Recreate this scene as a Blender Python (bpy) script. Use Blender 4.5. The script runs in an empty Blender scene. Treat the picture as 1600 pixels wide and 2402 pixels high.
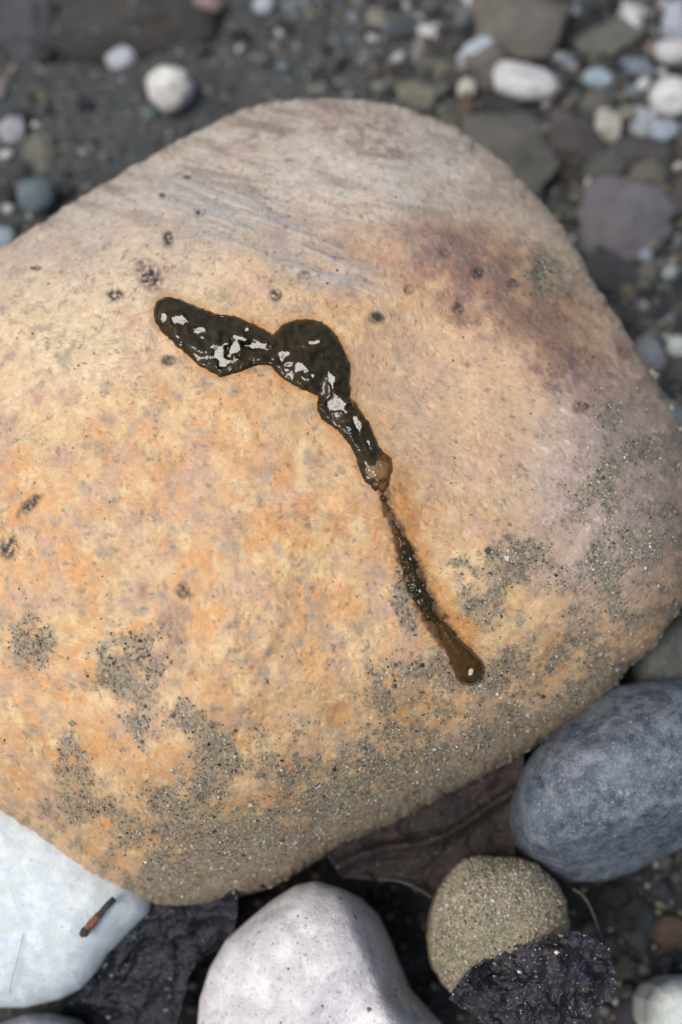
import bpy, math, random
import numpy as np
from mathutils import Vector, Matrix, Euler

random.seed(7)
RNG = np.random.default_rng(11)
SC = bpy.context.scene
COL = SC.collection

# ------------------------------------------------------------------ camera
PITCH = math.radians(20)
CAM_H = 0.33
TANH = math.tan(math.radians(17.5))
cam_d = bpy.data.cameras.new('camera')
cam = bpy.data.objects.new('camera', cam_d)
COL.objects.link(cam)
cam.location = (0, 0, CAM_H)
cam.rotation_euler = (PITCH, 0, 0)
cam_d.sensor_fit = 'HORIZONTAL'
cam_d.sensor_width = 36
cam_d.lens = 18 / TANH
cam_d.clip_start = 0.005
cam_d.clip_end = 200
cam_d.dof.use_dof = True
cam_d.dof.focus_distance = 0.251
cam_d.dof.aperture_fstop = 8.6
SC.camera = cam
ROT = np.array(Euler((PITCH, 0, 0)).to_matrix())
CLOC = np.array([0, 0, CAM_H])

# ------------------------------------------------------------------ light
SUN_EL, SUN_AZ = math.radians(64), math.radians(-118)      # azimuth clockwise from +Y
w = bpy.data.worlds.new('World')
SC.world = w
w.use_nodes = True
nt = w.node_tree
bg = nt.nodes['Background']
sky = nt.nodes.new('ShaderNodeTexSky')
sky.sky_type = 'NISHITA'
sky.sun_disc = False
sky.sun_elevation = SUN_EL
sky.sun_rotation = SUN_AZ
sky.dust_density = 4.0
sky.air_density = 1.0
nt.links.new(sky.outputs[0], bg.inputs[0])
bg.inputs[1].default_value = 0.075
sd = bpy.data.lights.new('sun', 'SUN')
sd.energy = 1.5
sd.angle = math.radians(27)
sd.color = (1.0, 0.98, 0.945)
so = bpy.data.objects.new('sun', sd)
COL.objects.link(so)
sdir = Vector((math.sin(SUN_AZ) * math.cos(SUN_EL), math.cos(SUN_AZ) * math.cos(SUN_EL), math.sin(SUN_EL)))
so.rotation_euler = sdir.to_track_quat('Z', 'Y').to_euler()
so.location = sdir * 3
SC.view_settings.view_transform = 'Standard'
SC.view_settings.look = 'None'
SC.view_settings.exposure = 0.98
SC.view_settings.gamma = 1
SC.view_settings.use_curve_mapping = False

# ------------------------------------------------------------------ helpers
def world(px, py, d):
    """photo pixel + depth along the optical axis -> world point(s)"""
    px = np.asarray(px, float); py = np.asarray(py, float); d = np.asarray(d, float)
    v = np.stack([(px - 800) / 800 * TANH * d, -(py - 1201) / 800 * TANH * d, -d], -1)
    return v @ ROT.T + CLOC

def on_height(px, py, z):
    """the point of the pixel's ray at world height z, and its depth"""
    v = np.array([(px - 800) / 800 * TANH, -(py - 1201) / 800 * TANH, -1.0]) @ ROT.T
    d = (z - CAM_H) / v[2]
    return CLOC + v * d, d

def px_size(d):
    return d * TANH / 800

def _hash(ix, iy, iz, seed):
    h = (ix * 374761393 + iy * 668265263 + iz * 2147483647 + seed * 974634777) & 0xFFFFFFFF
    h = ((h ^ (h >> 13)) * 1274126177) & 0xFFFFFFFF
    h = ((h ^ (h >> 16)) * 2246822519) & 0xFFFFFFFF
    return ((h ^ (h >> 15)) & 0xFFFFFF) / 16777215.0

def vnoise(p, seed=0):
    p = np.asarray(p, float)
    i = np.floor(p).astype(np.int64)
    f = p - i
    f = f * f * f * (f * (f * 6 - 15) + 10)
    r = 0
    for a in (0, 1):
        wx = f[..., 0] if a else 1 - f[..., 0]
        for b in (0, 1):
            wy = f[..., 1] if b else 1 - f[..., 1]
            for c in (0, 1):
                wz = f[..., 2] if c else 1 - f[..., 2]
                r = r + wx * wy * wz * _hash(i[..., 0] + a, i[..., 1] + b, i[..., 2] + c, seed)
    return r * 2 - 1

_M = np.array([[0.0, 0.8, 0.6], [-0.8, 0.36, -0.48], [-0.6, -0.48, 0.64]])
def fbm(p, octs=4, seed=0, gain=0.5):
    r = 0; a = 1; s = 0
    q = np.asarray(p, float)
    for k in range(octs):
        r = r + a * vnoise(q, seed + k * 17)
        s += a; a *= gain
        q = q @ _M.T * 2.03 + 3.7
    return r / s

def sstep(a, b, x):
    t = np.clip((x - a) / (b - a), 0, 1)
    return t * t * (3 - 2 * t)

def lin(c):
    c = np.asarray(c, float) / 255
    return np.where(c <= 0.04045, c / 12.92, ((c + 0.055) / 1.055) ** 2.4)

ALB = 0.66
def alb(*c):
    return lin(c) * ALB

def mesh_from(name, V, F4=None, F3=None, smooth=True, flipcheck=True):
    me = bpy.data.meshes.new(name)
    V = np.asarray(V, np.float32)
    if flipcheck:                                          # closed surface: its signed volume must be positive
        v_ = V.astype(float) - V.mean(0); vol = 0
        for F_ in ([] if F4 is None else [F4, np.asarray(F4)[:, [0, 2, 3]]]) + ([] if F3 is None else [F3]):
            F_ = np.asarray(F_).reshape(len(F_), -1)
            vol += np.einsum('ij,ij->i', v_[F_[:, 0]], np.cross(v_[F_[:, 1]], v_[F_[:, 2]])).sum()
        if vol < 0:
            F4 = None if F4 is None else np.asarray(F4)[:, ::-1]
            F3 = None if F3 is None else np.asarray(F3)[:, ::-1]
            print('flipped', name)
    F4 = np.zeros((0, 4), np.int32) if F4 is None else np.asarray(F4, np.int32).reshape(-1, 4)
    F3 = np.zeros((0, 3), np.int32) if F3 is None else np.asarray(F3, np.int32).reshape(-1, 3)
    me.vertices.add(len(V)); me.vertices.foreach_set('co', V.ravel())
    nl = F4.size + F3.size
    me.loops.add(nl)
    me.loops.foreach_set('vertex_index', np.concatenate([F4.ravel(), F3.ravel()]))
    npoly = len(F4) + len(F3)
    me.polygons.add(npoly)
    st = np.concatenate([np.arange(len(F4)) * 4, F4.size + np.arange(len(F3)) * 3]).astype(np.int32)
    me.polygons.foreach_set('loop_start', st)
    me.polygons.foreach_set('use_smooth', np.full(npoly, smooth, bool))
    me.update(calc_edges=True)
    me.validate()
    return me

def put(name, me, mat=None, loc=(0, 0, 0), parent=None):
    o = bpy.data.objects.new(name, me)
    COL.objects.link(o)
    o.location = loc
    if mat: me.materials.append(mat)
    if parent is not None:
        o.parent = parent
    return o

def tag(o, label=None, cat=None, group=None, kind=None):
    if label: o['label'] = label
    if cat: o['category'] = cat
    if group: o['group'] = group
    if kind: o['kind'] = kind
    return o

def set_col(me, name, C):
    a = me.color_attributes.new(name, 'FLOAT_COLOR', 'POINT')
    C = np.asarray(C, np.float32)
    if C.shape[1] == 3:
        C = np.concatenate([C, np.ones((len(C), 1), np.float32)], 1)
    a.data.foreach_set('color', C.ravel())

# ------------------------------------------------------------------ node helpers
class N:
    def __init__(s, name):
        s.m = bpy.data.materials.new(name); s.m.use_nodes = True
        s.t = s.m.node_tree; s.p = s.t.nodes['Principled BSDF']
    def n(s, typ, **kw):
        x = s.t.nodes.new(typ)
        for k, v in kw.items(): setattr(x, k, v)
        return x
    def l(s, a, b): s.t.links.new(a, b)
    def val(s, sock, v):
        if hasattr(v, 'is_linked') or isinstance(v, bpy.types.NodeSocket): s.l(v, sock)
        else: sock.default_value = v
    def noise(s, vec, scale, detail=4, rough=0.6, dist=0.0):
        x = s.n('ShaderNodeTexNoise'); x.inputs['Scale'].default_value = scale
        x.inputs['Detail'].default_value = detail; x.inputs['Roughness'].default_value = rough
        x.inputs['Distortion'].default_value = dist
        s.l(vec, x.inputs['Vector']); return x.outputs['Fac']
    def voro(s, vec, scale, feature='F1'):
        x = s.n('ShaderNodeTexVoronoi', feature=feature); x.inputs['Scale'].default_value = scale
        s.l(vec, x.inputs['Vector']); return x
    def ramp(s, fac, *stops):
        x = s.n('ShaderNodeValToRGB'); e = x.color_ramp.elements
        while len(e) < len(stops): e.new(0.5)
        for i, (p, c) in enumerate(stops):
            e[i].position = p
            e[i].color = (c, c, c, 1) if isinstance(c, (int, float)) else (*c, 1)
        s.l(fac, x.inputs[0]); return x.outputs[0]
    def mix(s, fac, a, b, mode='MIX'):
        x = s.n('ShaderNodeMix', data_type='RGBA', blend_type=mode)
        for sock, v in ((x.inputs[0], fac), (x.inputs[6], a), (x.inputs[7], b)):
            if isinstance(v, bpy.types.NodeSocket): s.l(v, sock)
            elif isinstance(v, (int, float)): sock.default_value = v if sock == x.inputs[0] else (v, v, v, 1)
            else: sock.default_value = (*v, 1)
        return x.outputs[2]
    def math(s, op, a, b=0.0):
        x = s.n('ShaderNodeMath', operation=op)
        for sock, v in ((x.inputs[0], a), (x.inputs[1], b)):
            if isinstance(v, bpy.types.NodeSocket): s.l(v, sock)
            else: sock.default_value = v
        return x.outputs[0]
    def bump(s, h, dist, strength=1.0, prev=None):
        x = s.n('ShaderNodeBump'); x.inputs['Distance'].default_value = dist
        x.inputs['Strength'].default_value = strength
        s.l(h, x.inputs['Height'])
        if prev is not None: s.l(prev, x.inputs['Normal'])
        s.l(x.outputs[0], s.p.inputs['Normal']); return x.outputs[0]
    def attr(s, name):
        x = s.n('ShaderNodeAttribute'); x.attribute_name = name; return x.outputs['Color']
    def obj(s):
        return s.n('ShaderNodeTexCoord').outputs['Object']

def stone_mat(name, A, B, C, sc=160, speck=0.25, light=0.2, rough=0.75, bump=0.00025, dusty=None, objcol=False, spec=0.4):
    """mottled stone: A/B mottle, C large veins, dark and light specks"""
    m = N(name); v = m.obj()
    if objcol:
        oi = m.n('ShaderNodeObjectInfo')
        add = m.n('ShaderNodeVectorMath', operation='ADD')
        sclv = m.n('ShaderNodeVectorMath', operation='SCALE'); m.l(oi.outputs['Random'], sclv.inputs[3])
        sclv.inputs[0].default_value = (1.3, 2.1, 0.7)
        tc = m.n('ShaderNodeTexCoord')
        m.l(tc.outputs['Object'], add.inputs[0]); m.l(sclv.outputs[0], add.inputs[1]); v = add.outputs[0]
        a = m.mix(0.0, oi.outputs['Color'], (0, 0, 0))
        hs = m.n('ShaderNodeHueSaturation'); hs.inputs['Value'].default_value = 0.74; hs.inputs['Saturation'].default_value = 1.15
        m.l(a, hs.inputs['Color'])
        A_, B_ = a, hs.outputs[0]; C_ = m.mix(0.15, a, alb(150, 140, 120))
    else:
        A_, B_, C_ = A, B, C
    n1 = m.noise(v, sc, 6, 0.65, 0.4)
    c = m.mix(m.ramp(n1, (0.38, 0.0), (0.62, 1.0)), A_, B_)
    n2 = m.noise(v, sc * 0.35, 5, 0.6, 1.2)
    c = m.mix(m.ramp(n2, (0.52, 0.0), (0.72, 0.8)), c, C_)
    n3 = m.noise(v, sc * 7, 3, 0.7)
    c = m.mix(m.math('MULTIPLY', m.ramp(n3, (0.56, 0.0), (0.72, 1.0)), light), c, (0.62, 0.62, 0.6))
    c = m.mix(m.math('MULTIPLY', m.ramp(n3, (0.30, 1.0), (0.42, 0.0)), speck), c, (0.03, 0.03, 0.03))
    for q_, thr, cl in ((1.9, .70, (.03, .03, .03)), (3.3, .80, (.05, .045, .04)), (2.6, .85, (.6, .6, .58))):
        vo = m.voro(v, sc * q_)
        vo.inputs['Randomness'].default_value = 1.0
        sp_ = m.n('ShaderNodeSeparateColor'); m.l(vo.outputs['Color'], sp_.inputs[0])
        g_ = m.math('MULTIPLY', m.math('GREATER_THAN', sp_.outputs[0], thr), m.math('MULTIPLY', sp_.outputs[1], min(1, speck * 1.8)))
        c = m.mix(m.math('MULTIPLY', m.ramp(vo.outputs['Distance'], (0.10, 1.0), (0.24, 0.0)), g_), c, cl)
    if dusty is not None:
        n5 = m.noise(v, sc * 1.2, 10, 0.85, 0.3)
        c = m.mix(m.ramp(n5, (0.46, 0.0), (0.70, 0.75)), c, dusty)
    m.l(c, m.p.inputs['Base Color'])
    m.p.inputs['Roughness'].default_value = rough
    m.p.inputs['Specular IOR Level'].default_value = spec
    h = m.math('ADD', m.noise(v, sc * 2.5, 6, 0.7), m.math('MULTIPLY', m.noise(v, sc * 12, 3, 0.6), 0.35))
    m.bump(h, bump * 3, 0.8)
    return m.m

def grain_mat():
    m = N('sand_grains')
    m.l(m.attr('tint'), m.p.inputs['Base Color'])
    m.p.inputs['Roughness'].default_value = 0.45
    m.p.inputs['Specular IOR Level'].default_value = 0.5
    return m.m

# ------------------------------------------------------------------ lump: a closed stone seen with a given outline
class Lump:
    def __init__(s, pts, D, H, a=2.5, b=2.2, gx=0.0, gy=0.0, amps=((260, .0012), (70, .0004)), seed=1,
                 c=None, edge=0.0, extra=None, zb=-0.004, smooth=7):
        P = np.array(pts, float)
        s.c = np.array(c if c is not None else P.mean(0), float)
        s.D, s.H, s.a, s.b, s.gx, s.gy, s.amps, s.seed, s.extra, s.zb = D, H, a, b, gx, gy, amps, seed, extra, zb
        nth = 1440
        th = (np.arange(nth) + 0.5) / nth * 2 * np.pi
        A = P; Bq = np.roll(P, -1, 0)
        # ray/segment crossings, furthest one wins
        dx, dy = np.cos(th)[:, None], np.sin(th)[:, None]
        ax, ay = (A - s.c).T; ex, ey = (Bq - A).T
        den = dx * ey - dy * ex
        den = np.where(np.abs(den) < 1e-9, 1e-9, den)
        t = (ax * ey - ay * ex) / den
        u = (ax * dy - ay * dx) / den
        ok = (u >= -1e-6) & (u <= 1 + 1e-6) & (t > 0)
        R = np.where(ok, t, 0).max(1)
        k = np.hanning(2 * smooth + 3)[1:-1]; k /= k.sum()
        R = np.convolve(np.concatenate([R[-40:], R, R[:40]]), k, 'same')[40:-40]
        if edge:
            q = np.stack([np.cos(th) * R / 18, np.sin(th) * R / 18, np.full(nth, seed * 3.1)], -1)
            R = R + edge * fbm(q, 4, seed + 90)
        s.th, s.R = th, R
    def B(s, th):
        return np.interp(np.mod(th, 2 * np.pi), np.concatenate([[s.th[-1] - 2 * np.pi], s.th, [s.th[0] + 2 * np.pi]]),
                         np.concatenate([[s.R[-1]], s.R, [s.R[0]]]))
    def t_of(s, px, py):
        dx, dy = px - s.c[0], py - s.c[1]
        return np.hypot(dx, dy) / s.B(np.arctan2(dy, dx))
    def depth(s, px, py, t=None):
        px = np.asarray(px, float); py = np.asarray(py, float)
        if t is None: t = s.t_of(px, py)
        t = np.clip(t, 0, 1)
        f = (1 - t ** s.a) ** (1 / s.b)
        d = s.D + s.gx * (px - s.c[0]) + s.gy * (py - s.c[1]) - s.H * f
        fade = sstep(1.0, 0.9, t)
        if s.extra is not None: d = d - s.extra(px, py)
        for i, (L, A) in enumerate(s.amps):
            q = np.stack([px / L, py / L, np.full_like(px, s.seed * 7.7 + i)], -1)
            d = d - A * fbm(q, 3, s.seed + i * 31) * (fade * .8 + .2)
        return d
    def build(s, name, mat, na=360, nr=70, nb=10, colorf=None, parent=None):
        th = np.arange(na) / na * 2 * np.pi
        u = np.arange(1, nr + 1) / nr
        t = 0.3 * np.sin(u * np.pi / 2) + 0.7 * u
        B = s.B(th)
        T, TH = np.meshgrid(t, th, indexing='ij')
        PX = s.c[0] + T * B[None] * np.cos(TH); PY = s.c[1] + T * B[None] * np.sin(TH)
        Dp = s.depth(PX, PY, T)
        W = world(PX, PY, Dp).reshape(-1, 3)
        c0 = world(s.c[0], s.c[1], s.depth(s.c[:1], s.c[1:2], np.zeros(1)))[0] if False else \
            world(np.array([s.c[0]]), np.array([s.c[1]]), s.depth(np.array([s.c[0]]), np.array([s.c[1]]), np.zeros(1)))[0]
        eq = W[-na:]
        cb = eq.mean(0)
        back = []
        for k in range(1, nb + 1):
            ph = k / nb * np.pi / 2 * 0.97
            xy = cb[:2] + (eq[:, :2] - cb[:2]) * np.cos(ph) ** 0.8
            z = eq[:, 2] - np.maximum(eq[:, 2] - s.zb, 0.004) * np.sin(ph)
            back.append(np.column_stack([xy, z]))
        V = np.vstack([c0[None], W] + back + [[[cb[0], cb[1], s.zb]]])
        tot = nr + nb
        base = 1 + (np.arange(tot - 1)[:, None] * na)
        j = np.arange(na)[None]; j2 = (j + 1) % na
        F4 = np.stack([base + j, base + j2, base + na + j2, base + na + j], -1).reshape(-1, 4)
        j = j[0]; j2 = j2[0]
        F3 = np.vstack([np.column_stack([np.zeros(na, int), 1 + j2, 1 + j]),
                        np.column_stack([np.full(na, len(V) - 1), 1 + (tot - 1) * na + j, 1 + (tot - 1) * na + j2])])
        F4 = F4  # winding: image y grows downward, so this order faces the camera
        org = np.array([cb[0], cb[1], s.zb])
        me = mesh_from(name, V - org, F4, F3)
        if colorf is not None:
            PXa = np.concatenate([[s.c[0]], PX.ravel(), np.tile(PX[-1], nb), [s.c[0]]])
            PYa = np.concatenate([[s.c[1]], PY.ravel(), np.tile(PY[-1], nb), [s.c[1]]])
            colorf(me, PXa, PYa, V)
        o = put(name, me, mat, org, parent)
        return o

def build_even(L, name, mat, n, nb, colorf):
    """the same closed solid on an even grid (square mapped to the disc), for fine surface detail"""
    a = np.linspace(-1, 1, n); A, B = np.meshgrid(a, a, indexing='ij')
    r_ = np.maximum(np.abs(A), np.abs(B)); big_a = np.abs(A) >= np.abs(B)
    with np.errstate(divide='ignore', invalid='ignore'):
        ph = np.where(big_a, np.pi / 4 * B / A, np.pi / 2 - np.pi / 4 * A / B)
    ph = np.where(big_a, np.where(A < 0, ph + np.pi, ph), np.where(B < 0, ph + np.pi, ph))
    ph = np.where(r_ == 0, 0, ph)
    t = 0.3 * np.sin(r_ * np.pi / 2) + 0.7 * r_
    Bd = L.B(ph)
    PX = L.c[0] + t * Bd * np.cos(ph); PY = L.c[1] + t * Bd * np.sin(ph)
    Dp_ = L.depth(PX, PY, t)
    rq = np.stack([PX / 26, PY / 26, PX * 0 + 9], -1)
    rj = sstep(.90, 1.0, t) * (7.5 * fbm(rq, 4, 91, .6) + 3)
    PX = PX + rj * np.cos(ph); PY = PY + rj * np.sin(ph)
    W = world(PX, PY, Dp_).reshape(-1, 3)
    idx = np.arange(n * n).reshape(n, n)
    F4 = np.stack([idx[:-1, :-1], idx[:-1, 1:], idx[1:, 1:], idx[1:, :-1]], -1).reshape(-1, 4)
    ring = np.concatenate([idx[0, :-1], idx[:-1, -1], idx[-1, :0:-1], idx[:0:-1, 0]])
    eq = W[ring]; na = len(ring); cb = eq.mean(0); back = []
    for k in range(1, nb + 1):
        p_ = k / nb * np.pi / 2 * 0.97
        xy = cb[:2] + (eq[:, :2] - cb[:2]) * np.cos(p_) ** 0.8
        z = eq[:, 2] - np.maximum(eq[:, 2] - L.zb, 0.004) * np.sin(p_)
        back.append(np.column_stack([xy, z]))
    V = np.vstack([W] + back + [[[cb[0], cb[1], L.zb]]])
    rings = [ring] + [n * n + k * na + np.arange(na) for k in range(nb)]
    for r0, r1 in zip(rings[:-1], rings[1:]):
        F4 = np.vstack([F4, np.column_stack([np.roll(r0, -1), r0, r1, np.roll(r1, -1)])])
    F3 = np.column_stack([np.roll(rings[-1], -1), rings[-1], np.full(na, len(V) - 1)])
    org = np.array([cb[0], cb[1], L.zb])
    me = mesh_from(name, V - org, F4, F3)
    pxr, pyr = PX.ravel()[ring], PY.ravel()[ring]
    colorf(me, np.concatenate([PX.ravel(), np.tile(pxr, nb), [L.c[0]]]), np.concatenate([PY.ravel(), np.tile(pyr, nb), [L.c[1]]]), V)
    return put(name, me, mat, org)

_OCT = np.array([[1, 0, 0], [-1, 0, 0], [0, 1, 0], [0, -1, 0], [0, 0, 1], [0, 0, -1]], float)
_OCF = np.array([[0, 2, 4], [2, 1, 4], [1, 3, 4], [3, 0, 4], [2, 0, 5], [1, 2, 5], [3, 1, 5], [0, 3, 5]])
def grains(name, P, size, colors, parent, mat, rng=RNG):
    n = len(P)
    s = size[:, None, None] * rng.uniform(0.6, 1.3, (n, 6, 1)) * rng.uniform(.7, 1.2, (n, 1, 3))
    V = _OCT[None] * s
    q = rng.normal(size=(n, 4)); q /= np.linalg.norm(q, axis=1)[:, None]
    a, b, c, d = q.T
    Rm = np.stack([1 - 2 * (c * c + d * d), 2 * (b * c - a * d), 2 * (b * d + a * c),
                   2 * (b * c + a * d), 1 - 2 * (b * b + d * d), 2 * (c * d - a * b),
                   2 * (b * d - a * c), 2 * (c * d + a * b), 1 - 2 * (b * b + c * c)], -1).reshape(n, 3, 3)
    V = np.einsum('nij,nkj->nki', Rm, V) + P[:, None]
    F = (_OCF[None] + (np.arange(n) * 6)[:, None, None]).reshape(-1, 3)
    org = np.array(parent.location) if parent is not None else np.zeros(3)
    me = mesh_from(name, V.reshape(-1, 3) - org, None, F, smooth=False)
    set_col(me, 'tint', np.repeat(colors, 6, 0))
    o = put(name, me, mat, (0, 0, 0), parent)
    tag(o, kind='stuff')
    return o

GR_PAL = np.array([alb(200, 195, 180), alb(168, 158, 138), alb(150, 142, 122), alb(120, 114, 98), alb(95, 92, 82),
                   alb(60, 58, 55), alb(34, 36, 38), alb(235, 232, 225), alb(190, 150, 105), alb(176, 166, 146)])
def grain_cols(n, p=None, rng=RNG):
    p = np.array(p if p is not None else [.15, .20, .20, .17, .12, .06, .025, .012, .02, .06]); p = p / p.sum()
    return GR_PAL[rng.choice(len(GR_PAL), n, p=p)] * rng.uniform(.8, 1.15, (n, 1))

def seg_dist(px, py, P):
    """distance to an open polyline and position along it"""
    P = np.array(P, float); best = np.full(np.shape(px), 1e9)
    for a, b in zip(P[:-1], P[1:]):
        e = b[:2] - a[:2]; L = e @ e
        u = np.clip(((px - a[0]) * e[0] + (py - a[1]) * e[1]) / L, 0, 1)
        d = np.hypot(px - a[0] - u * e[0], py - a[1] - u * e[1])
        if P.shape[1] > 2: d = d - (a[2] + u * (b[2] - a[2]))
        best = np.minimum(best, d)
    return best

def poly_sdf(px, py, P):
    """positive inside"""
    P = np.array(P, float); best = np.full(np.shape(px), 1e9); ins = np.zeros(np.shape(px), bool)
    for a, b in zip(P, np.roll(P, -1, 0)):
        e = b - a; L = e @ e + 1e-9
        u = np.clip(((px - a[0]) * e[0] + (py - a[1]) * e[1]) / L, 0, 1)
        best = np.minimum(best, np.hypot(px - a[0] - u * e[0], py - a[1] - u * e[1]))
        c = ((a[1] > py) != (b[1] > py)) & (px < (b[0] - a[0]) * (py - a[1]) / (b[1] - a[1] + 1e-12) + a[0])
        ins ^= c
    return np.where(ins, best, -best)

def blob(px, py, x, y, rx, ry, ang=0, soft=0.5):
    """soft ellipse mask, 1 inside"""
    a = math.radians(ang); dx, dy = px - x, py - y
    u = (dx * math.cos(a) + dy * math.sin(a)) / rx; v = (-dx * math.sin(a) + dy * math.cos(a)) / ry
    return sstep(1 + soft, 1 - soft, np.hypot(u, v))

# ------------------------------------------------------------------ ground
def ground_z(x, y):
    x = np.asarray(x, float); y = np.asarray(y, float)
    p = np.stack([x, y, np.zeros_like(x)], -1)
    near = np.exp(-((x / .6) ** 2 + ((y - .15) / .6) ** 2))
    z = 0.007 * fbm(p / 0.06, 4, 5) + 0.007 * fbm(p / 0.022, 3, 8) * sstep(-.03, .05, x) + 0.0030 * fbm(p / 0.010, 4, 6)
    z = z * (0.25 + .75 * near)
    # silt bank to the upper left, a hollow between the front stones
    z = z + 0.010 * sstep(-.02, -.14, x) * sstep(.12, .2, y)
    z = z - 0.022 * sstep(.085, .03, y) * near
    z = z - 0.012 * np.exp(-(((x + .115) / .05) ** 2 + ((y - .31) / .014) ** 2))
    return z - 0.002

def axis(lo, hi, step, far):
    a = list(np.arange(lo, hi + 1e-9, step))
    s, x = step, lo; left = []
    while x > -far: s *= 1.35; x -= s; left.append(x)
    s, x = step, hi; right = []
    while x < far: s *= 1.35; x += s; right.append(x)
    return np.array(left[::-1] + a + right)

GX = axis(-.26, .26, .0016, 40); GY = axis(-.06, .46, .0016, 40)
X, Y = np.meshgrid(GX, GY, indexing='ij')
Z = ground_z(X, Y)
idx = np.arange(X.size).reshape(X.shape)
F4 = np.stack([idx[:-1, :-1], idx[1:, :-1], idx[1:, 1:], idx[:-1, 1:]], -1).reshape(-1, 4)
gme = mesh_from('ground', np.stack([X, Y, Z], -1).reshape(-1, 3), F4, flipcheck=False)
gp = np.stack([X, Y, X * 0], -1).reshape(-1, 3)
n1 = fbm(gp / 0.03, 4, 40)[:, None] * .5 + .5
gc = alb(108, 113, 113) * (1 - n1) + alb(66, 71, 73) * n1
wet = (sstep(.11, .06, gp[:, 1]) * sstep(-.3, -.2, gp[:, 1]))[:, None]  # wet mud; its near-black tone also paints in the shade of the front gaps
rightdark = (sstep(.02, .10, gp[:, 0]) * sstep(.6, .45, gp[:, 1]))[:, None] * .85  # near-black albedo on the right paints the dark of the gravel gaps
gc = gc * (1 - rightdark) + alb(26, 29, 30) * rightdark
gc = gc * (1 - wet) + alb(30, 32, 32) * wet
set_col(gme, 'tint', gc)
m = N('silt'); v = m.obj()
c = m.attr('tint')
c = m.mix(m.ramp(m.noise(v, 420, 6, .7), (.35, 0.0), (.7, .55)), c, alb(112, 116, 116))
c = m.mix(m.ramp(m.noise(v, 900, 4, .7), (.3, .7), (.45, 0.0)), c, alb(38, 38, 36))
m.l(c, m.p.inputs['Base Color']); m.p.inputs['Roughness'].default_value = .85
m.bump(m.noise(v, 500, 8, .75), 0.003, 1.0)
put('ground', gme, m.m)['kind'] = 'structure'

GM = grain_mat()

# ------------------------------------------------------------------ main boulder
K = 1.0204
OUT = [(0, 572), (100, 512), (200, 446), (300, 388), (400, 332), (480, 288), (560, 252), (650, 232), (740, 226), (820, 230),
       (900, 242), (980, 266), (1050, 296), (1110, 334), (1170, 386), (1230, 450), (1290, 522), (1332, 590), (1370, 660),
       (1412, 722), (1452, 790), (1490, 852), (1530, 920), (1568, 992), (1592, 1080), (1606, 1200), (1600, 1320), (1566, 1396),
       (1532, 1434), (1500, 1490), (1440, 1535), (1400, 1592), (1340, 1640), (1290, 1678), (1230, 1712), (1180, 1742),
       (1100, 1786), (1000, 1836), (900, 1890), (830, 1920), (750, 1962), (690, 2000), (640, 2030), (560, 2058), (480, 2078),
       (400, 2086), (340, 2078), (270, 2056), (210, 2026), (160, 1984), (110, 1940), (60, 1900), (0, 1862),
       (-110, 1780), (-210, 1640), (-280, 1450), (-300, 1200), (-270, 950), (-190, 740), (-90, 630)]
OUT = [(x * K, y * K) for x, y in OUT]
RIDGE = [(820, 300), (960, 520), (1090, 660), (1230, 760), (1350, 900), (1430, 1080), (1500, 1300)]
DARK = [(350, 645, 26, 40, -30), (648, 692, 14, 14, 0), (885, 745, 20, 14, 0), (20, 1285, 22, 28, 20), (395, 560, 12, 18, 0), (85, 628, 12, 6, 0), (1365, 955, 18, 14, 0),
        (470, 497, 12, 10, 0), (715, 645, 14, 10, 0), (380, 458, 8, 6, 0), (440, 415, 9, 5, 0), (270, 692, 20, 16, 0), (70, 1185, 40, 12, -45),
        (430, 1385, 16, 18, 0), (1265, 640, 16, 24, 30), (1045, 592, 12, 9, 0), (1120, 640, 16, 14, 0), (1205, 665, 12, 12, 0), (397, 845, 16, 12, 0),
        (1075, 725, 14, 14, 0), (960, 680, 12, 10, 0), (1430, 955, 9, 9, 0)]
def rock_extra(px, py):
    d = seg_dist(px, py, RIDGE)
    z = 0.0032 * np.exp(-(d / 120) ** 2)
    z = z - 0.0035 * np.exp(-(((px - 1120) / 230) ** 2 + ((py - 1050) / 260) ** 2))
    z = z + 0.003 * np.exp(-(((px - 350) / 420) ** 2 + ((py - 1000) / 420) ** 2))
    # low facet turning down along the bottom
    fa = (py - (1690 - 0.22 * (px - 300))) / 400
    z = z - 0.018 * np.clip(fa, 0, 2) ** 1.5
    z = z - 0.008 * np.clip((620 - py) / 400, 0, 1) ** 1.5
    for q_ in DARK:
        z = z - .0007 * blob(px, py, *q_, .6)
    st = fbm(np.stack([(px * .94 + py * .34) / 130, (-px * .34 + py * .94) / 16, px * 0 + 2], -1), 4, 209)
    sm_ = np.clip(blob(px, py, 640, 560, 270, 60, 24, .55) + blob(px, py, 500, 465, 120, 45, 15, .5), 0, 1)
    z = z + .0005 * sm_ * sstep(-.05, .25, st)
    pn = fbm(np.stack([px / 16, py / 16, px * 0 + 3], -1), 3, 240, .6)
    z = z - .00028 * sstep(.38, .6, pn)
    return z
rock = Lump(OUT, D=.291, H=.049, a=2.3, b=2.0, gy=-2e-5, amps=((420, .003), (150, .0012), (45, .00028), (14, .00008)),
            seed=3, c=(640, 1160), edge=0.0, extra=rock_extra, zb=-.004, smooth=6)

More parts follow.
